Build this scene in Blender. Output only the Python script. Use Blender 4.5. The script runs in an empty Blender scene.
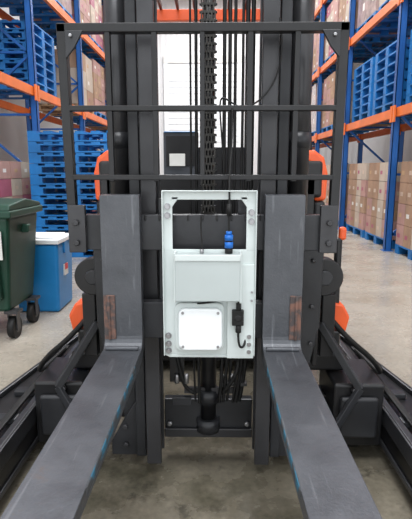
import bpy, bmesh, math, random
from mathutils import Vector, Matrix
random.seed(7)
scn = bpy.context.scene
try:
    scn.view_settings.view_transform = 'Standard'
except Exception:
    pass

# ---------------------------------------------------------------- materials
def mat(name, col, rough=0.5, metal=0.0, var=0.15, scale=8.0, bump=0.0, bscale=60.0, col2=None, thr=None, spec=0.4, coat=0.0):
    m = bpy.data.materials.new(name); m.use_nodes = True
    nt = m.node_tree; b = nt.nodes['Principled BSDF']
    tc = nt.nodes.new('ShaderNodeTexCoord')
    n = nt.nodes.new('ShaderNodeTexNoise'); n.inputs['Scale'].default_value = scale; n.inputs['Detail'].default_value = 6
    nt.links.new(tc.outputs['Object'], n.inputs['Vector'])
    r = nt.nodes.new('ShaderNodeValToRGB')
    c = Vector(col)
    if col2 is None:
        c2 = c * (1 + var); c = c * (1 - var)
    else:
        c2 = Vector(col2)
    lo, hi = thr if thr else (0.35, 0.65)
    r.color_ramp.elements[0].position = lo; r.color_ramp.elements[1].position = hi
    r.color_ramp.elements[0].color = (*[min(1, v) for v in c], 1)
    r.color_ramp.elements[1].color = (*[min(1, v) for v in c2], 1)
    nt.links.new(n.outputs['Fac'], r.inputs['Fac'])
    nt.links.new(r.outputs['Color'], b.inputs['Base Color'])
    b.inputs['Roughness'].default_value = rough; b.inputs['Metallic'].default_value = metal
    b.inputs['Specular IOR Level'].default_value = spec
    b.inputs['Coat Weight'].default_value = coat
    if bump > 0:
        n2 = nt.nodes.new('ShaderNodeTexNoise'); n2.inputs['Scale'].default_value = bscale; n2.inputs['Detail'].default_value = 4
        nt.links.new(tc.outputs['Object'], n2.inputs['Vector'])
        bp = nt.nodes.new('ShaderNodeBump'); bp.inputs['Strength'].default_value = bump; bp.inputs['Distance'].default_value = 0.004
        nt.links.new(n2.outputs['Fac'], bp.inputs['Height']); nt.links.new(bp.outputs['Normal'], b.inputs['Normal'])
    return m

M = {}
M['steel'] = mat('dark_painted_steel', (0.024, 0.025, 0.028), 0.34, 0.1, 0.3, 6, 0.12)
M['mast'] = mat('mast_steel', (0.042, 0.042, 0.045), 0.3, 0.3, 0.25, 5, 0.08)
M['black'] = mat('black_paint', (0.010, 0.010, 0.011), 0.34, 0.0, 0.3, 10, spec=.4)
M['rubber'] = mat('black_rubber', (0.010, 0.010, 0.010), 0.55, 0.0, 0.3, 20, spec=.3)
M['rust'] = mat('rusty_weld', (0.19, 0.10, 0.075), 0.8, 0.1, 0.3, 40, 0.5, col2=(0.07, 0.06, 0.06), thr=(.4, .6))
M['scrape'] = mat('blue_paint_scrape', (0.03, 0.14, 0.22), 0.6, 0.0, 0.3, 22, col2=(0.06, 0.065, 0.07), thr=(0.46, 0.54))
M['chrome'] = mat('worn_metal', (0.35, 0.35, 0.36), 0.35, 0.9, 0.1)
M['chain'] = mat('greased_chain', (0.035, 0.033, 0.03), 0.45, 0.4, 0.3, 40)
M['white'] = mat('white_powder_coat', (0.60, 0.655, 0.645), 0.38, 0.0, 0.03)
M['white2'] = mat('white_plastic', (0.84, 0.87, 0.88), 0.35, 0.0, 0.02)
M['grey'] = mat('grey_enclosure', (0.45, 0.50, 0.495), 0.35, 0.1, 0.03)
M['blueconn'] = mat('blue_connector', (0.01, 0.12, 0.45), 0.4)
M['orange'] = mat('truck_orange', (0.75, 0.10, 0.02), 0.4, 0, 0.08, coat=0.2)
M['label'] = mat('label_white', (0.65, 0.65, 0.62), 0.6, 0, 0.05)
M['rackblue'] = mat('rack_blue', (0.010, 0.085, 0.30), 0.45, 0.1, 0.15, 3)
M['rackorange'] = mat('rack_orange', (0.72, 0.16, 0.03), 0.45, 0.0, 0.1, 3)
M['palblue'] = mat('pallet_blue', (0.01, 0.15, 0.42), 0.5, 0.0, 0.2, 3)
M['wood'] = mat('pallet_wood', (0.42, 0.28, 0.16), 0.8, 0, 0.2, 5)
M['card'] = mat('cardboard', (0.34, 0.22, 0.145), 0.8, 0, 0.15, 3)
M['card2'] = mat('cardboard_pink', (0.40, 0.24, 0.21), 0.7, 0, 0.15, 3)
M['card3'] = mat('cardboard_pale', (0.45, 0.38, 0.31), 0.75, 0, 0.12, 3)
M['cardp'] = mat('carton_magenta', (0.34, 0.10, 0.15), 0.6, 0, 0.15, 3)
M['tape'] = mat('packing_tape', (0.52, 0.40, 0.30), 0.3, 0, 0.05)
M['green'] = mat('bin_green', (0.010, 0.045, 0.028), 0.45, 0, 0.2, 5)
M['coolblue'] = mat('cooler_blue', (0.012, 0.20, 0.50), 0.4, 0, 0.08, 5)
M['red'] = mat('red_label', (0.6, 0.03, 0.04), 0.5)
M['screen'] = mat('console_dark', (0.05, 0.055, 0.065), 0.3)
M['foil'] = mat('stretch_wrap', (0.36, 0.27, 0.25), 0.18, 0, 0.3, 7, 0.8, 25)

def ramp(nt, p0, c0, p1, c1):
    r = nt.nodes.new('ShaderNodeValToRGB')
    r.color_ramp.elements[0].position = p0; r.color_ramp.elements[1].position = p1
    r.color_ramp.elements[0].color = (*c0, 1); r.color_ramp.elements[1].color = (*c1, 1)
    return r
def noise(nt, vec, sc, det=8, ro=.55):
    n = nt.nodes.new('ShaderNodeTexNoise'); n.inputs['Scale'].default_value = sc; n.inputs['Detail'].default_value = det; n.inputs['Roughness'].default_value = ro
    nt.links.new(vec, n.inputs['Vector']); return n
def mix(nt, f, a, b, mode='MIX'):
    x = nt.nodes.new('ShaderNodeMixRGB'); x.blend_type = mode
    for i, v in enumerate((f, a, b)):
        if isinstance(v, (int, float)): x.inputs[i].default_value = v
        elif isinstance(v, tuple): x.inputs[i].default_value = (*v, 1)
        else: nt.links.new(v, x.inputs[i])
    return x.outputs[0]

def fork_mat():
    m = bpy.data.materials.new('worn_fork_steel'); m.use_nodes = True
    nt = m.node_tree; b = nt.nodes['Principled BSDF']; L = nt.links
    tc = nt.nodes.new('ShaderNodeTexCoord'); ob = tc.outputs['Object']
    mp = nt.nodes.new('ShaderNodeMapping'); mp.inputs['Scale'].default_value = (60, 3, 5); L.new(ob, mp.inputs['Vector'])
    streak = noise(nt, mp.outputs['Vector'], 1.0, 6)
    patch = noise(nt, ob, 7, 10, .7)
    fine = noise(nt, ob, 120, 3)
    base = ramp(nt, .3, (.058, .062, .070), .75, (.105, .110, .122)); L.new(patch.outputs['Fac'], base.inputs['Fac'])
    sm = ramp(nt, .60, (0, 0, 0), .72, (.55, .55, .55)); L.new(streak.outputs['Fac'], sm.inputs['Fac'])
    c1 = mix(nt, sm.outputs['Color'], base.outputs['Color'], (.19, .20, .215))
    rs = ramp(nt, .66, (0, 0, 0), .74, (.6, .6, .6)); L.new(patch.outputs['Fac'], rs.inputs['Fac'])
    c2 = mix(nt, rs.outputs['Color'], c1, (.12, .085, .07))
    L.new(c2, b.inputs['Base Color'])
    b.inputs['Metallic'].default_value = .3
    rr = nt.nodes.new('ShaderNodeMapRange'); rr.inputs[1].default_value = .3; rr.inputs[2].default_value = .7; rr.inputs[3].default_value = .3; rr.inputs[4].default_value = .55
    L.new(patch.outputs['Fac'], rr.inputs[0]); L.new(rr.outputs[0], b.inputs['Roughness'])
    bp = nt.nodes.new('ShaderNodeBump'); bp.inputs['Strength'].default_value = .3; bp.inputs['Distance'].default_value = .003
    L.new(fine.outputs['Fac'], bp.inputs['Height']); L.new(bp.outputs['Normal'], b.inputs['Normal'])
    return m
M['fork'] = fork_mat()

def floor_mat():
    m = bpy.data.materials.new('concrete_floor'); m.use_nodes = True
    nt = m.node_tree; b = nt.nodes['Principled BSDF']; L = nt.links
    tc = nt.nodes.new('ShaderNodeTexCoord'); ob = tc.outputs['Object']
    n1 = noise(nt, ob, 1.1, 10, .65); n2 = noise(nt, ob, 6, 10, .7); n3 = noise(nt, ob, 2.6, 10, .6); n4 = noise(nt, ob, 45, 4)
    r1 = ramp(nt, .3, (.24, .21, .17), .7, (.40, .365, .31)); L.new(n1.outputs['Fac'], r1.inputs['Fac'])
    spk = ramp(nt, .35, (.80, .80, .80), .65, (1.08, 1.08, 1.08)); L.new(n4.outputs['Fac'], spk.inputs['Fac'])
    base = mix(nt, 1.0, r1.outputs['Color'], spk.outputs['Color'], 'MULTIPLY')
    # darker, mottled brown colour around the mast base, fading outward
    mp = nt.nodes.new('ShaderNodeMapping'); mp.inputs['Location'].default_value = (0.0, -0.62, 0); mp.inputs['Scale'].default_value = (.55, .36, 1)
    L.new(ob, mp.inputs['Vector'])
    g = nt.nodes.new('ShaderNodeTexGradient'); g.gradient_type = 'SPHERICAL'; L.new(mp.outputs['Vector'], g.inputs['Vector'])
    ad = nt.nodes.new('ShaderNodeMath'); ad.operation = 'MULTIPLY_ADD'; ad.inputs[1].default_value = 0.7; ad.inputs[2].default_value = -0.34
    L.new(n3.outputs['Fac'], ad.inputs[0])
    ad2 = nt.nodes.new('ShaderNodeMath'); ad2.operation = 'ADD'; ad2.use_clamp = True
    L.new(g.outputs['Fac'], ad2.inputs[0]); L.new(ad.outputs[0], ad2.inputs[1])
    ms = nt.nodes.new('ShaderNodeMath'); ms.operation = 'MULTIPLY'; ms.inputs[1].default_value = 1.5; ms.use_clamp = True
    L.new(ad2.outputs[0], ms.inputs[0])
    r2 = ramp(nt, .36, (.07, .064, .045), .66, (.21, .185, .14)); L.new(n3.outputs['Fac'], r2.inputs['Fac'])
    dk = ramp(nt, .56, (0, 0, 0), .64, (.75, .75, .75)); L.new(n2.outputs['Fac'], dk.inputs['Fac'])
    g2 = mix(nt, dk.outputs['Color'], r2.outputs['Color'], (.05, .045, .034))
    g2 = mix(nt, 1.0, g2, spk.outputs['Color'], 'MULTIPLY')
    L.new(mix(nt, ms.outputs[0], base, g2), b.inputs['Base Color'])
    rr = nt.nodes.new('ShaderNodeMapRange'); rr.inputs[1].default_value = .35; rr.inputs[2].default_value = .65; rr.inputs[3].default_value = .12; rr.inputs[4].default_value = .45
    L.new(n3.outputs['Fac'], rr.inputs[0]); L.new(rr.outputs[0], b.inputs['Roughness'])
    bp = nt.nodes.new('ShaderNodeBump'); bp.inputs['Strength'].default_value = .12; bp.inputs['Distance'].default_value = .005
    L.new(n2.outputs['Fac'], bp.inputs['Height']); L.new(bp.outputs['Normal'], b.inputs['Normal'])
    return m
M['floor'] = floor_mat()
def wall_mat():
    m = bpy.data.materials.new('corrugated_white_wall'); m.use_nodes = True
    nt = m.node_tree; b = nt.nodes['Principled BSDF']; L = nt.links
    tc = nt.nodes.new('ShaderNodeTexCoord'); w = nt.nodes.new('ShaderNodeTexWave'); w.inputs['Scale'].default_value = 1.2
    L.new(tc.outputs['Object'], w.inputs['Vector'])
    bp = nt.nodes.new('ShaderNodeBump'); bp.inputs['Strength'].default_value = .4; bp.inputs['Distance'].default_value = .05
    L.new(w.outputs['Fac'], bp.inputs['Height']); L.new(bp.outputs['Normal'], b.inputs['Normal'])
    b.inputs['Base Color'].default_value = (.74, .74, .74, 1); b.inputs['Roughness'].default_value = .6
    return m
M['wall'] = wall_mat()

# ---------------------------------------------------------------- mesh builder
class MB:
    def __init__(s): s.bm = bmesh.new(); s.mats = []
    def mi(s, k):
        if k not in s.mats: s.mats.append(k)
        return s.mats.index(k)
    def _tag(s, faces, k):
        i = s.mi(k)
        for f in faces: f.material_index = i
    def box(s, x0, x1, y0, y1, z0, z1, k):
        if x0 > x1: x0, x1 = x1, x0
        if y0 > y1: y0, y1 = y1, y0
        if z0 > z1: z0, z1 = z1, z0
        v = [s.bm.verts.new(p) for p in ((x0,y0,z0),(x1,y0,z0),(x1,y1,z0),(x0,y1,z0),(x0,y0,z1),(x1,y0,z1),(x1,y1,z1),(x0,y1,z1))]
        fs = [s.bm.faces.new([v[i] for i in q]) for q in ((3,2,1,0),(4,5,6,7),(0,1,5,4),(1,2,6,5),(2,3,7,6),(3,0,4,7))]
        s._tag(fs, k); return s
    def beam(s, a, b, w, h, k):
        a = Vector(a); b = Vector(b); d = b - a; L = d.length; q = d.to_track_quat('Z', 'Y')
        mt = Matrix.Translation((a + b) / 2) @ q.to_matrix().to_4x4() @ Matrix.Diagonal((w, h, L, 1))
        r = bmesh.ops.create_cube(s.bm, size=1, matrix=mt)
        s._tag({f for v in r['verts'] for f in v.link_faces}, k); return s
    def cyl(s, a, b, r, k, seg=20, r2=None):
        a = Vector(a); b = Vector(b); d = b - a; q = d.to_track_quat('Z', 'Y')
        mt = Matrix.Translation((a + b) / 2) @ q.to_matrix().to_4x4()
        o = bmesh.ops.create_cone(s.bm, cap_ends=True, segments=seg, radius1=r, radius2=r if r2 is None else r2, depth=d.length, matrix=mt)
        fs = {f for v in o['verts'] for f in v.link_faces}
        s._tag(fs, k)
        for f in fs:
            if len(f.verts) == 4: f.smooth = True
        return s
    def prism(s, pts, axis, a0, a1, k, pts2=None):
        def mk(p, a):
            if axis == 'x': return (a, p[0], p[1])
            if axis == 'y': return (p[0], a, p[1])
            return (p[0], p[1], a)
        A = [s.bm.verts.new(mk(p, a0)) for p in pts]; B = [s.bm.verts.new(mk(p, a1)) for p in (pts2 or pts)]
        n = len(pts); fs = [s.bm.faces.new(A), s.bm.faces.new(B[::-1])]
        for i in range(n): fs.append(s.bm.faces.new([A[i], B[i], B[(i+1) % n], A[(i+1) % n]]))
        s._tag(fs, k); return s
    def obj(s, name, parent=None, bevel=0.0, seg=2, loc=None):
        bmesh.ops.recalc_face_normals(s.bm, faces=s.bm.faces[:])
        me = bpy.data.meshes.new(name); s.bm.to_mesh(me); s.bm.free()
        for k in s.mats: me.materials.append(M[k])
        o = bpy.data.objects.new(name, me); scn.collection.objects.link(o)
        if parent: o.parent = parent
        if loc: o.location = loc
        if bevel > 0:
            md = o.modifiers.new('bevel', 'BEVEL'); md.width = bevel; md.segments = seg; md.limit_method = 'ANGLE'; md.angle_limit = math.radians(40)
        return o
def empty(name):
    e = bpy.data.objects.new(name, None); e.empty_display_size = .2; scn.collection.objects.link(e); return e
def tube(name, pts, r, k, parent=None):
    cu = bpy.data.curves.new(name, 'CURVE'); cu.dimensions = '3D'; cu.bevel_depth = r; cu.bevel_resolution = 3; cu.use_fill_caps = True
    sp = cu.splines.new('NURBS'); sp.points.add(len(pts) - 1); sp.use_endpoint_u = True; sp.order_u = min(4, len(pts))
    for p, q in zip(sp.points, pts): p.co = (*q, 1)
    cu.materials.append(M[k]); o = bpy.data.objects.new(name, cu); scn.collection.objects.link(o)
    if parent: o.parent = parent
    return o
def rrect(cx, cz, w, h, r, n=5):
    p = []
    for sx, sz, a0 in ((1,1,0),(-1,1,90),(-1,-1,180),(1,-1,270)):
        for i in range(n + 1):
            a = math.radians(a0 + 90 * i / n)
            p.append((cx + sx*(w/2 - r) + r*math.cos(a), cz + sz*(h/2 - r) + r*math.sin(a)))
    return p

# ---------------------------------------------------------------- room
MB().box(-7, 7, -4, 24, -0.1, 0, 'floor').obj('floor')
MB().box(-7, 7, 24, 24.2, 0, 9, 'wall').obj('wall_back')
MB().box(-7.2, -7, -4, 24.2, 0, 9, 'wall').obj('wall_left')
MB().box(7, 7.2, -4, 24.2, 0, 9, 'wall').obj('wall_right')
MB().box(-7.2, 7.2, -4, 24.2, 9, 9.2, 'wall').obj('ceiling')
d = MB()
for i in range(22): d.box(-2.2, 1.2, 23.90, 23.93 + .02 * (i % 2), .02 + i * .28, .28 + i * .28, 'white2')
d.box(-2.4, -2.2, 23.86, 23.96, 0, 6.2, 'white2').box(1.2, 1.4, 23.86, 23.96, 0, 6.2, 'white2').box(-2.4, 1.4, 23.84, 23.96, 6.15, 6.5, 'label')
d.obj('door_1')

# ---------------------------------------------------------------- FORKLIFT
FL = empty('reach_forklift')
C = -0.04      # carriage / fork centre line
MC = -0.022    # mast centre line

def fork(name, xa, xb, outer_sign):
    m = MB()
    pr = [(1.62, 1.135), (1.62, .64)]
    for i in range(6):
        a = math.radians(90 * i / 5)
        pr.append((1.58 + .04 * math.cos(a), .64 - .04 * math.sin(a)))
    pr += [(0.62, .60), (.50, .592), (.50, .582), (.62, .57), (1.2, .552)]
    for i in range(7):
        a = math.radians(90 * i / 6)
        pr.append((1.585 + .08 * math.sin(a), .632 - .08 * math.cos(a)))
    pr += [(1.665, 1.125), (1.655, 1.138)]
    m.prism(pr, 'x', xa, xb, 'fork')
    m.box(xa + .01, xb - .01, 1.665, 1.70, 1.068, 1.12, 'fork')
    xo = xb if outer_sign > 0 else xa
    m.box(xo - outer_sign * .042, xo - outer_sign * .002, 1.613, 1.621, .63, .79, 'rust')
    m.cyl((xo - outer_sign * .02, 1.612, .63), (xo - outer_sign * .02, 1.612, .79), .006, 'rust', 8)
    m.cyl((xa + .01, 1.585, .607), (xb - .01, 1.585, .607), .009, 'fork', 8)
    xi = xa if outer_sign > 0 else xb
    m.box(xi - outer_sign * .0015, xi + outer_sign*.003, .85, 1.45, .576, .5985, 'scrape')
    return m.obj(name, FL, .004)
fork('fork_left', C - .347, C - .2126, -1)
fork('fork_right', C + .2126, C + .347, 1)

# carriage
m = MB()
m.box(C - .46, C + .46, 1.668, 1.715, .94, 1.065, 'steel')
m.box(C - .36, C + .36, 1.668, 1.715, .615, .75, 'steel')
for s in (-1, 1):
    m.box(C + s * .36, C + s * .30, 1.715, 1.735, .60, 1.06, 'steel')
    m.box(C + s * .465, C + s * .405, 1.645, 1.668, .935, 1.10, 'mast')
    m.box(C + s * .125, C + s * .16, 1.715, 1.745, .60, 1.12, 'steel')
    for z in (.97, 1.04): m.cyl((C + s * .435, 1.645, z), (C + s * .435, 1.63, z), .011, 'mast', 6)
for i in range(9):
    m.box(C - .2 + i * .05 - .004, C - .2 + i * .05 + .004, 1.664, 1.67, 1.045, 1.066, 'black')
m.obj('carriage', FL, .004)

# load backrest
m = MB(); G = 'black'; y0, y1 = 1.655, 1.69
for s in (-1, 1):
    m.prism([(C + s*.438, 1.05), (C + s*.467, 1.05), (C + s*.474, 1.685), (C + s*.444, 1.685)], 'y', y0, y1, G)
    for xx in (.157, .31): m.box(C + s*xx - .009, C + s*xx + .009, y0 + .003, y1 - .008, 1.18, 1.67, G)
    m.prism([(C + s*.445, 1.662), (C + s*.445, 1.575), (C + s*.415, 1.61), (C+s*.385, 1.662)], 'y', 1.650, 1.662, 'steel')
    m.cyl((C + s*.425, 1.64, 1.645), (C + s*.425, 1.65, 1.645), .006, 'chrome', 8)
m.box(C - .008, C + .008, y0 + .003, y1 - .008, 1.19, 1.67, G)
m.box(C - .473, C + .473, y0, y1, 1.658, 1.686, G)
m.box(C - .445, C + .445, y0, y1 - .008, 1.412, 1.430, G)
m.box(C - .445, C + .445, y0, y1, 1.185, 1.203, G)
m.obj('load_backrest', FL, .003)

# mast
m = MB()
for s in (-1, 1):
    a = lambda v: MC + s * v
    m.box(a(.187), a(.245), 1.752, 1.775, .05, 2.35, 'mast')
    m.box(a(.205), a(.22), 1.775, 1.86, .05, 2.35, 'mast')
    m.box(a(.187), a(.245), 1.86, 1.88, .05, 2.35, 'mast')
    m.box(a(.252), a(.292), 1.79, 1.81, .06, 2.30, 'steel')
    m.box(a(.265), a(.28), 1.81, 1.92, .06, 2.30, 'mast')
    m.box(a(.247), a(.305), 1.92, 1.94, .06, 2.30, 'mast')
    m.box(a(.30), a(.35), 1.845, 1.865, .05, .98, 'steel')
    m.box(a(.33), a(.345), 1.94, 2.0, .05, 2.25, 'steel')
    m.box(a(.30), a(.355), 2.0, 2.03, .05, 2.25, 'steel')
    m.prism([(a(.29), .05), (a(.40), .05), (a(.40), .11), (a(.33), .24), (a(.29), .30)], 'y', 1.815, 1.84, 'steel')
    m.prism([(a(.36), .95), (a(.44), .93), (a(.435), .62), (a(.40), .45), (a(.36), .42)], 'y', 1.80, 1.83, 'steel')
    for z in (.55, .7, .88): m.cyl((a(.40), 1.80, z), (a(.40), 1.787, z), .010, 'mast', 6)
    for z in (.12, .2): m.cyl((a(.34), 1.815, z - .02), (a(.34), 1.803, z - .02), .012, 'mast', 6)
for z in (.10, 2.15): m.box(MC - .187, MC + .187, 1.90, 1.94, z, z + .16, 'steel')
m.box(MC - .187, MC + .187, 1.885, 1.90, .09, .13, 'mast')
for x in (-.165, .165): m.cyl((MC + x, 1.885, .15), (MC + x, 1.90, .15), .012, 'chrome', 6)
m.obj('mast_rails', FL, .004)
m = MB()
for s in (-1, 1):
    m.cyl((MC + s*.345, 1.905, .99), (MC + s*.345, 1.905, 2.2), .043, 'mast', 32)
    m.cyl((MC + s*.345, 1.905, 1.3), (MC + s*.345, 1.905, 1.36), .047, 'steel', 32)
m.cyl((MC, 1.90, .12), (MC, 1.90, .98), .033, 'black', 32)
m.cyl((MC, 1.90, .25), (MC, 1.90, .31), .045, 'steel', 32)
m.cyl((MC, 1.90, .12), (MC, 1.90, .18), .05, 'steel', 32)
m.box(MC - .10, MC + .14, 1.87, 1.885, .30, .325, 'mast')
m.cyl((MC, 1.90, .98), (MC, 1.90, 2.1), .022, 'black', 24)
m.obj('lift_cylinders', FL)

# lift chain
m = MB(); p = .026; z = 1.02; i = 0
while z < 2.05:
    offs = (-.024, -.012, .0, .012, .024) if i % 2 == 0 else (-.018, -.006, .006, .018)
    for o in offs: m.box(MC + o - .0026, MC + o + .0026, 1.80, 1.82, z - .017, z + .017, 'chain')
    m.cyl((MC - .031, 1.81, z + p/2), (MC + .031, 1.81, z + p/2), .0045, 'mast', 8)
    z += p; i += 1
m.box(MC - .03, MC + .03, 1.79, 1.83, .93, 1.02, 'steel')
m.obj('lift_chain', FL)

# hoses
hx = [(.058, .007), (.078, .007), (.098, .006), (.125, .005), (.142, .008), (.162, .008), (-.045, .006), (-.066, .004)]
for i, (x, r) in enumerate(hx):
    yy = 1.84 + .008 * (i % 3)
    tube('hose_%d' % (i+1), [(MC + x, yy, 2.2), (MC + x, yy, 1.6), (MC + x + .002, yy, 1.2), (MC + x - .004, yy, .8), (MC + x + .006, yy, .5), (MC + x*.8, yy + .01, .27)], r, 'rubber', FL)
tube('hose_9', [(MC-.14,1.87,.5),(MC-.10,1.85,.38),(MC-.12,1.86,.33),(MC-.05,1.87,.30)], .008, 'rubber', FL)
tube('hose_10', [(MC+.12,1.86,.5),(MC+.14,1.83,.40),(MC+.07,1.84,.33),(MC+.05,1.87,.30)], .009, 'rubber', FL)
tube('cable_loop', [(MC+.06,1.72,1.12),(MC+.055,1.72,1.3),(MC+.02,1.70,1.52),(MC+.1,1.70,1.40),(MC+.22,1.70,1.47),(MC+.26,1.72,1.6),(MC+.24,1.73,1.72)], .003, 'rubber', FL)
for s, nm in ((-1, 'leg_hose_left'), (1, 'leg_hose_right')):
    tube(nm, [(MC + s*.50, 1.95, .62), (MC + s*.60, 1.95, .50), (MC + s*.70, 2.0, .43), (MC + s*.80, 2.1, .30), (MC + s*.83, 2.2, .24), (MC + s*.80, 2.5, .25)], .012, 'rubber', FL)
m = MB()
m.box(MC - .15, MC - .07, 1.86, 1.885, .25, .285, 'steel').box(MC + .055, MC + .16, 1.855, 1.885, .34, .355, 'mast')
m.box(MC - .16, MC - .10, 1.87, 1.89, .35, .48, 'black')
for x in (-.13, -.09, .07, .1, .13): m.cyl((MC + x, 1.86, .35), (MC + x, 1.86, .39), .010, 'chrome', 8)
m.obj('hose_brackets', FL, .002)

# side pulleys, orange brackets, wheel housings, reach arms
m = MB()
for s in (-1, 1):
    a = lambda v: MC + s * v
    m.cyl((a(.460), 1.86, .80), (a(.460), 1.93, .80), .075, 'black', 36)
    m.cyl((a(.460), 1.845, .80), (a(.460), 1.86, .80), .03, 'steel', 20)
    m.box(a(.43), a(.45), 1.88, 1.98, .42, .95, 'black')
    m.box(a(.465), a(.52), 1.90, 2.0, .45, .72, 'black')
m.obj('hose_pulleys', FL, .004)
m = MB()
for s in (-1, 1):
    a = lambda v: MC + s * v
    m.prism([(a(.515), .52), (a(.59), .53), (a(.605), .60), (a(.575), .655), (a(.525), .665)], 'y', 1.98, 2.08, 'orange')
    m.box(a(.50), a(.56), 1.95, 2.03, .46, .55, 'black')
m.box(MC + .545, MC + .575, 1.99, 2.02, .93, .985, 'orange')
m.box(MC + .53, MC + .56, 1.99, 2.02, .62, .94, 'black')
m.obj('orange_brackets', FL, .01)
m = MB()
for s in (-1, 1):
    a = lambda v: MC + s * v
    m.box(a(.52), a(.73), 1.86, 2.14, .07, .35, 'black')
    m.box(a(.545), a(.70), 1.835, 1.86, .12, .30, 'steel')
    m.box(a(.35), a(.60), 1.97, 2.10, .36, .44, 'black')
    m.box(a(.35), a(.56), 1.99, 2.10, .12, .24, 'black')
m.obj('reach_housings', FL, .03, 4)
m = MB()
for s in (-1, 1):
    a = lambda v: MC + s * v
    for y in (1.9, 1.98):
        m.cyl((a(.60), y - .065, .33), (a(.60), y - .045, .33), .012, 'mast', 8)
    m.beam((a(.46), 1.9, .60), (a(.62), 1.84, .34), .03, .03, 'steel')
    m.beam((a(.62), 1.84, .34), (a(.46), 1.78, .10), .02, .03, 'steel')
    m.cyl((a(.43), 1.78, .12), (a(.52), 1.78, .12), .03, 'steel', 16)
m.obj('linkage', FL, .003)
# outrigger legs
m = MB()
for s in (-1, 1):
    a = lambda v: MC + s * v
    pts = [(a(.745), .75), (a(.97), .75), (a(1.0), 1.2), (a(.985), 2.0), (a(.82), 2.9), (a(.82), 3.2), (a(.745), 3.2)]
    m.prism(pts, 'z', .05, .19, 'black')
    m.box(a(.745), a(.775), .75, 3.1, .19, .235, 'steel')
    pts = [(a(.955), .75), (a(.97), .75), (a(.992), 1.2), (a(.977), 2.0), (a(.82), 2.88), (a(.80), 2.88), (a(.955), 2.0), (a(.97), 1.2)]
    m.prism(pts, 'z', .19, .215, 'steel')
    m.box(a(.735), a(.745), .9, 2.9, .06, .085, 'steel')
    m.box(a(.735), a(.745), .9, 2.9, .16, .235, 'steel')
    for y in (1.3, 1.55, 1.8, 2.05, 2.35):
        m.box(a(.79), a(.90), y, y + .05, .19, .215, 'steel')
        m.cyl((a(.84), y + .1, .19), (a(.84), y + .1, .205), .02, 'mast', 6)
    m.box(a(.80), a(.83), 1.2, 2.6, .22, .235, 'rubber')
m.obj('outrigger_legs', FL, .006)
m = MB()
for s in (-1, 1):
    for y in (.95, 1.25): m.cyl((MC + s*.79, y, .075), (MC + s*.92, y, .075), .075, 'rubber', 28)
    m.cyl((MC + s*.60, 2.0, .11), (MC + s*.66, 2.0, .11), .11, 'rubber', 28)
m.cyl((MC - .1, 3.5, .17), (MC + .05, 3.5, .17), .17, 'rubber', 32)
m.obj('wheels', FL, .006)

# body
m = MB()
m.box(MC - .62, MC + .62, 2.75, 3.9, .08, .75, 'black')
m.box(MC - .60, MC + .60, 2.80, 3.9, .75, 1.18, 'black')
m.box(MC - .12, MC + .2, 2.9, 3.6, 1.18, 1.35, 'black')
m.box(MC - .27, MC - .07, 2.83, 2.90, 1.18, 1.43, 'screen')
m.box(MC - .255, MC - .085, 2.822, 2.83, 1.24, 1.41, 'black')
m.box(MC - .235, MC - .145, 2.812, 2.82, 1.24, 1.31, 'label')
m.box(MC - .265, MC - .075, 2.82, 2.84, 1.43, 1.434, 'coolblue')
m.obj('truck_chassis', FL, .02, 3)
m = MB()
for s in (-1, 1):
    a = lambda v: MC + s * v
    m.prism([(a(.60), 1.04), (a(.675), 1.04), (a(.68), 1.20), (a(.655), 1.29), (a(.60), 1.33), (a(.54), 1.33), (a(.54), 1.27), (a(.60), 1.24)], 'y', 2.82, 3.9, 'orange')
    m.box(a(.60), a(.672), 2.82, 3.9, .3, 1.04, 'black')
    m.box(a(.50), a(.645), 2.80, 3.2, 1.06, 1.27, 'black')
m.obj('body_shell', FL, .02, 3)
m = MB()
for s in (-1, 1):
    a = lambda v: MC + s * v
    m.beam((a(.56), 2.88, 1.18), (a(.50), 3.0, 2.36), .06, .07, 'black')
    m.beam((a(.56), 3.86, 1.15), (a(.50), 3.86, 2.36), .06, .07, 'black')
m.box(MC - .54, MC + .54, 3.83, 3.91, 2.31, 2.39, 'orange')
m.box(MC - .54, MC + .54, 2.96, 3.03, 2.36, 2.42, 'black')
for i in range(9): m.box(MC - .5 + i*.125 - .01, MC - .5 + i*.125 + .01, 3.03, 3.83, 2.38, 2.42, 'black')
m.obj('overhead_guard', FL, .006)

# ---------------------------------------------------------------- sensor unit on the carriage (built with z offset D)
SU = empty('sensor_mounting_unit'); X = -.0155; D = -.05
class SB(MB):
    def box(s, x0, x1, y0, y1, z0, z1, k): return MB.box(s, x0, x1, y0, y1, z0 + D, z1 + D, k)
    def cyl(s, a, b, r, k, seg=20): return MB.cyl(s, (a[0], a[1], a[2] + D), (b[0], b[1], b[2] + D), r, k, seg)
    def prism(s, pts, ax, a0, a1, k): return MB.prism(s, [(p[0], p[1] + D) for p in pts], ax, a0, a1, k)
def st(name, pts, r, k): return tube(name, [(p[0], p[1], p[2] + D) for p in pts], r, k, SU)
m = SB(); yb0, yb1 = 1.600, 1.608; hw = .158
m.box(X - hw, X + hw, yb0, yb1, .63, 1.005, 'white')
for s in (-1, 1):
    m.box(X + s*hw, X + s*.124, yb0, yb1, 1.0, 1.20, 'white')
    m.box(X + s*hw, X + s*(hw - .004), yb0 - .016, yb0, .63, 1.20, 'white')
    m.prism([(X + s*.126, 1.182), (X + s*.100, 1.182), (X + s*.126, 1.145)], 'y', yb0, yb1, 'white')
m.box(X - .126, X + .126, yb0, yb1, 1.172, 1.20, 'white')
m.box(X - hw, X + hw, yb0 - .016, yb0, 1.199, 1.203, 'white')
m.box(X + .062, X + .154, yb0 - .01, yb0, .62, .955, 'white')
m.prism([(X - hw, .63), (X + .09, .63), (X+.09, .62), (X - .14, .62)], 'y', yb0 - .002, yb1, 'white')
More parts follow.
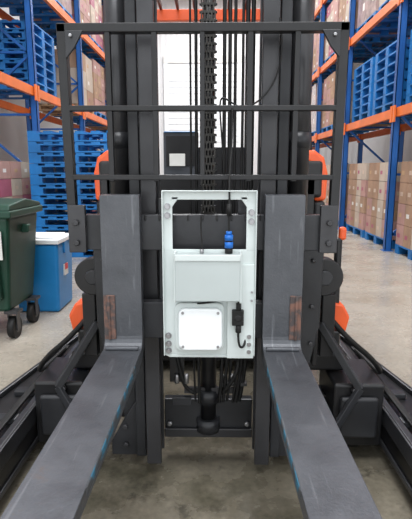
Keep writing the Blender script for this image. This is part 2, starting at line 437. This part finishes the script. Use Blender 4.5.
for s in (-1, 1):
    m.box(X + s*.146 - .014, X + s*.146 + .014, 1.608, 1.667, .672, .69, 'white')
    m.box(X + s*.146 - .014, X + s*.146 + .014, 1.608, 1.667, 1.03, 1.05, 'white')
m.obj('mounting_frame', SU, .002)
m = SB()
m.box(X - .113, X + .103, 1.545, 1.600, .838, .995, 'grey')
m.box(X - .113, X + .103, 1.541, 1.546, .975, .997, 'white')
m.box(X - .118, X - .111, 1.55, 1.60, .83, 1.0, 'white')
m.box(X + .101, X + .108, 1.55, 1.60, .83, 1.0, 'white')
m.obj('control_box', SU, .004)
m = SB()
m.prism(rrect(X - .033, .735, .168, .172, .02), 'y', 1.585, 1.600, 'white')
m.obj('antenna_base', SU, .002)
m = SB()
m.prism(rrect(X - .030, .732, .150, .150, .024), 'y', 1.565, 1.585, 'white2')
m.obj('antenna_panel', SU, .006, 3)
m = SB()
for dx in (-.06, .06):
    for dz in (-.06, .06): m.cyl((X - .03 + dx, 1.5655, .732 + dz), (X - .03 + dx, 1.5625, .732 + dz), .005, 'chrome', 10)
for (x, z) in ((-.140, 1.15), (-.140, 1.12), (.140, 1.13), (.140, 1.10), (-.142, .70), (-.142, .67), (-.142, .645), (.138, .70), (.138, .672), (.138, .645)):
    m.cyl((X + x, 1.600, z), (X + x, 1.586, z), .008, 'chrome', 6)
    m.cyl((X + x, 1.600, z), (X + x, 1.597, z), .011, 'chrome', 16)
for z in (.83, .86): m.cyl((X + .145, 1.59, z), (X + .145, 1.584, z), .004, 'chrome', 8)
m.obj('fasteners', SU)
m = SB()
m.box(X + .078, X + .118, 1.570, 1.590, .745, .80, 'rubber')
m.cyl((X + .10, 1.575, .80), (X + .10, 1.575, .825), .009, 'rubber', 12)
m.cyl((X + .10, 1.575, .745), (X + .10, 1.575, .72), .010, 'rubber', 12)
m.cyl((X + .098, 1.568, .772), (X + .098, 1.575, .772), .012, 'black', 12)
m.obj('connector_block', SU, .003)
m = SB()
m.cyl((X + .065, 1.575, .997), (X + .065, 1.575, 1.015), .013, 'rubber', 16)
m.cyl((X + .065, 1.575, 1.015), (X + .065, 1.575, 1.035), .014, 'blueconn', 16)
m.cyl((X + .065, 1.575, 1.035), (X + .065, 1.575, 1.04), .012, 'rubber', 16)
m.cyl((X + .065, 1.575, 1.04), (X + .065, 1.575, 1.058), .014, 'blueconn', 16)
m.cyl((X + .065, 1.575, 1.058), (X + .065, 1.575, 1.07), .010, 'blueconn', 16)
m.cyl((X + .065, 1.575, 1.16), (X + .065, 1.575, 1.12), .008, 'rubber', 12)
m.cyl((X - .025, 1.575, .997), (X - .025, 1.575, 1.01), .007, 'chrome', 12)
m.obj('cable_glands', SU)
st('antenna_cable', [(X + .10, 1.575, .825), (X + .098, 1.573, .85), (X + .08, 1.574, .85), (X+.0, 1.56, .828), (X - .04, 1.57, .825)], .0035, 'rubber')
st('data_cable', [(X + .10, 1.575, .72), (X + .10, 1.575, .67), (X + .115, 1.58, .66), (X + .125, 1.59, .67), (X + .125, 1.596, .70)], .004, 'rubber')
st('power_cable', [(X + .065, 1.575, 1.065), (X + .063, 1.575, 1.11), (X + .067, 1.58, 1.16), (X + .065, 1.60, 1.24), (X+.07,1.63,1.30),(X+.075,1.652,1.36),(X+.075,1.652,1.47)], .0035, 'rubber')
st('whip_antenna', [(X - .025, 1.575, 1.01), (X - .022, 1.575, 1.04), (X - .03, 1.575, 1.07), (X - .027, 1.576, 1.12)], .0025, 'rubber')

# ---------------------------------------------------------------- racks
def rack(name, x0, x1, ys, levels, H):
    m = MB()
    s = 1 if x1 > x0 else -1
    for y in ys:
        for x in (x0, x1):
            m.box(x - .05, x + .05, y - .045, y - .035, 0, H, 'rackblue')
            m.box(x - .05, x - .04, y - .045, y + .045, 0, H, 'rackblue'); m.box(x + .04, x + .05, y - .045, y + .045, 0, H, 'rackblue')
            m.box(x - .08, x + .08, y - .07, y + .07, 0, .01, 'rackblue')
        z = .25; k = 0
        xa, xb = min(x0, x1) + .05, max(x0, x1) - .05
        while z + .9 < H:
            m.beam((xa, y, z), (xb, y, z), .035, .035, 'rackblue')
            a, b = ((xa, y, z), (xb, y, z + .85)) if k % 2 == 0 else ((xb, y, z), (xa, y, z + .85))
            m.beam(a, b, .035, .035, 'rackblue'); z += .9; k += 1
    for z in levels:
        for x in (x0, x1):
            for ya, yb in zip(ys[:-1], ys[1:]):
                m.box(x - .03, x + .03, ya + .045, yb - .045, z - .13, z, 'rackorange')
                m.box(x - .055 * s - .01, x - .055 * s + .01, ya + .02, ya + .09, z - .2, z + .03, 'rackorange')
                m.box(x - .055 * s - .01, x - .055 * s + .01, yb - .09, yb - .02, z - .2, z + .03, 'rackorange')
    return m.obj(name)
ysL = [2.2, 4.9, 7.6, 10.3, 13.0, 15.7, 18.4, 21.1]; lvL = [2.45, 4.05, 5.65]
ysR = [1.9, 4.6, 7.3, 10.0, 12.7, 15.4, 18.1, 20.8]; lvR = [2.1, 3.7, 5.3]
rack('pallet_rack', -2.75, -3.85, ysL, lvL, 7.4)
rack('pallet_rack', 2.65, 3.75, ysR, lvR, 7.4)

def pallet(m, w, d, z0, k):
    n = 6
    for i in range(n):
        x = -w/2 + i * (w - .1) / (n - 1)
        m.box(x, x + .1, -d/2, d/2, z0 + .115, z0 + .14, k)
    for y in (-d/2, -.06, d/2 - .12):
        m.box(-w/2, w/2, y, y + .12, z0 + .095, z0 + .115, k)
        m.box(-w/2, w/2, y, y + .12, z0, z0 + .02, k)
        for x in (-w/2, -.07, w/2 - .14): m.box(x, x + .14, y, y + .12, z0 + .02, z0 + .095, k)
def load_mesh(kinds, nz, ch, pk, n=3):
    m = MB(); w, d = 1.0, 1.1; pallet(m, w, d, 0, pk); nx, ny = n, n
    for iz in range(nz):
        for ix in range(nx):
            for iy in range(ny):
                if 0 < ix < nx - 1 and 0 < iy < ny - 1 and iz < nz - 1: continue
                if iz == nz - 1 and random.random() < .12: continue
                k = random.choice(kinds)
                x0 = -w/2 + ix*w/nx + .004 + random.uniform(-.003, .003); y0 = -d/2 + iy*d/ny + .004
                z0 = .14 + iz*ch
                m.box(x0, x0 + w/nx - .010, y0, y0 + d/ny - .010, z0, z0 + ch - .006, k)
                for sx in (x0 - .001, x0 + w/nx - .0095):
                    m.box(sx, sx + .0005, y0 + .12, y0 + .22, z0 + ch*.35, z0 + ch*.55, random.choice(['label', 'tape', 'cardp', 'wood']))
                m.box(x0 + .1, x0 + .2, y0 - .001, y0, z0 + ch*.3, z0 + ch*.5, random.choice(['label', 'tape', 'cardp', 'wood']))
    o = m.obj('tmp'); me = o.data; bpy.data.objects.remove(o); return me
loads = [load_mesh(['card', 'card', 'card2'], 4, .29, 'palblue'), load_mesh(['card2', 'cardp', 'card3'], 5, .24, 'palblue'),
         load_mesh(['card3', 'card'], 3, .36, 'wood', 2), load_mesh(['card2', 'card2', 'card3', 'card'], 4, .30, 'palblue', 4), load_mesh(['foil'], 2, .62, 'palblue', 2)]
def empties_mesh(n):
    m = MB()
    for i in range(n): pallet(m, 1.0, 1.1, i * .145, 'palblue')
    o = m.obj('tmp'); me = o.data; bpy.data.objects.remove(o); return me
em5 = empties_mesh(7)
def put(xc, y, z, me, nm='carton_pallet'):
    o = bpy.data.objects.new(nm, me); o.location = (xc, y, z); scn.collection.objects.link(o); return o
for (xc, ys, lv) in ((-3.3, ysL, [0] + lvL), (3.2, ysR, [0] + lvR)):
    for bi in range(1, 7):
        for li, z in enumerate(lv):
            for f in (.27, .73):
                y = ys[bi] + 2.7 * f
                me = loads[(bi * 2 + li + (f > .5) * 3) % 5]
                if xc > 0 and z == 0: me = loads[3] if bi < 4 else loads[0]
                if xc < 0 and z == 0: me = loads[1]
                if li == 1 and bi in (1, 2) and xc > 0: put(xc, y, z, em5, 'plastic_pallet_stack'); continue
                if li == 1 and bi in (1, 2) and xc < 0:
                    if f < .5: put(xc, y, z, em5, 'plastic_pallet_stack')
                    continue
                put(xc, y, z, me)
o = put(-1.93, 7.2, 0, empties_mesh(12), 'plastic_pallet_stack'); o.scale = (1.2, 1, 1)

# ---------------------------------------------------------------- green wheeled bin
GB = empty('green_waste_container')
m = MB(); xa, xb, ya, yb = -2.42, -1.42, 3.28, 3.86
m.prism([(xa + .07, ya + .05), (xb - .06, ya + .05), (xb - .06, yb - .05), (xa + .07, yb - .05)], 'z', .2, .90, 'green', [(xa, ya), (xb, ya), (xb, yb), (xa, yb)])
m.obj('bin_body', GB, .03, 3)
m = MB(); m.box(xa - .03, xb + .03, ya - .03, yb + .03, .89, .94, 'green')
for i in range(6): m.box(xa+.12+i*.15, xa + .16+i*.15, ya - .012, ya + .06, .3, .88, 'green')
m.prism([(ya - .02, .94), (yb + .02, .94), (yb, .97), (ya + .3, 1.01), (ya, .98)], 'x', xa - .02, xb + .02, 'green')
m.box(xb - .02, xb + .04, ya + .25, ya + .31, .76, .82, 'green')
m.obj('bin_lid_and_rim', GB, .01)
m = MB()
for x in (xa + .12, xb - .05):
    for y in (ya + .09, yb - .12):
        m.cyl((x - .025, y, .08), (x + .025, y, .08), .08, 'rubber', 28); m.cyl((x - .028, y, .08), (x + .028, y, .08), .04, 'mast', 20)
        m.box(x - .035, x - .029, y - .03, y + .03, .06, .2, 'mast'); m.box(x + .029, x + .035, y - .03, y + .03, .06, .2, 'mast'); m.box(x - .05, x + .05, y - .05, y + .05, .19, .21, 'mast')
m.obj('bin_castors', GB)
m = MB(); m.box(-1.62, -1.47, ya - .02, ya - .012, .60, .80, 'label').obj('bin_notice', GB)

# cooler
CB = empty('blue_cooler_box')
m = MB(); xa, xb, ya, yb = -1.72, -1.32, 3.98, 4.42
m.prism([(xa + .02, ya + .02), (xb - .02, ya + .02), (xb - .02, yb - .02), (xa + .02, yb - .02)], 'z', .0, .60, 'coolblue', [(xa, ya), (xb, ya), (xb, yb), (xa, yb)])
m.obj('cooler_body', CB, .025, 3)
m = MB(); m.box(xa - .012, xb + .012, ya - .012, yb + .012, .60, .64, 'white2'); m.box(xa + .05, xb - .05, ya + .05, yb - .05, .64, .655, 'white2')
m.obj('cooler_lid', CB, .015, 3)
m = MB(); m.box(xb - .002, xb + .010, ya + .16, ya + .24, .50, .60, 'coolblue'); m.box(xb - .02, xb + .004, ya + .15, ya + .25, .30, .40, 'label'); m.box(xb -.02, xb + .006, ya + .16, ya + .24, .35, .40, 'red')
m.obj('cooler_clasps', CB, .002)

# ---------------------------------------------------------------- lights
def area(name, loc, rot, sx, sy, e, col=(.97, .98, 1)):
    l = bpy.data.lights.new(name, 'AREA'); l.shape = 'RECTANGLE'; l.size = sx; l.size_y = sy; l.energy = e; l.color = col
    o = bpy.data.objects.new(name, l); o.location = loc; o.rotation_euler = rot; scn.collection.objects.link(o)
area('skylight_1', (0, -1.0, 8.8), (0, 0, 0), 5, 2.5, 620)
area('skylight_2', (0, 5.0, 8.8), (0, 0, 0), 3, 4, 620)
area('skylight_3', (0, 11.0, 8.8), (0, 0, 0), 3, 4, 560)
area('skylight_4', (0, 19.0, 8.8), (0, 0, 0), 4, 5, 1000)
w = bpy.data.worlds.new('daylight'); scn.world = w; w.use_nodes = True
w.node_tree.nodes['Background'].inputs['Color'].default_value = (.94, .97, 1, 1)
w.node_tree.nodes['Background'].inputs['Strength'].default_value = 2.0

# ---------------------------------------------------------------- camera
cd = bpy.data.cameras.new('camera'); cam = bpy.data.objects.new('camera', cd); scn.collection.objects.link(cam)
cd.sensor_fit = 'VERTICAL'; cd.sensor_height = 36; cd.lens = 33.3; cd.clip_start = .05
cam.location = (0, 0, 1.22); cam.rotation_euler = (math.radians(90 - 10.6), 0, math.radians(.957))
scn.camera = cam
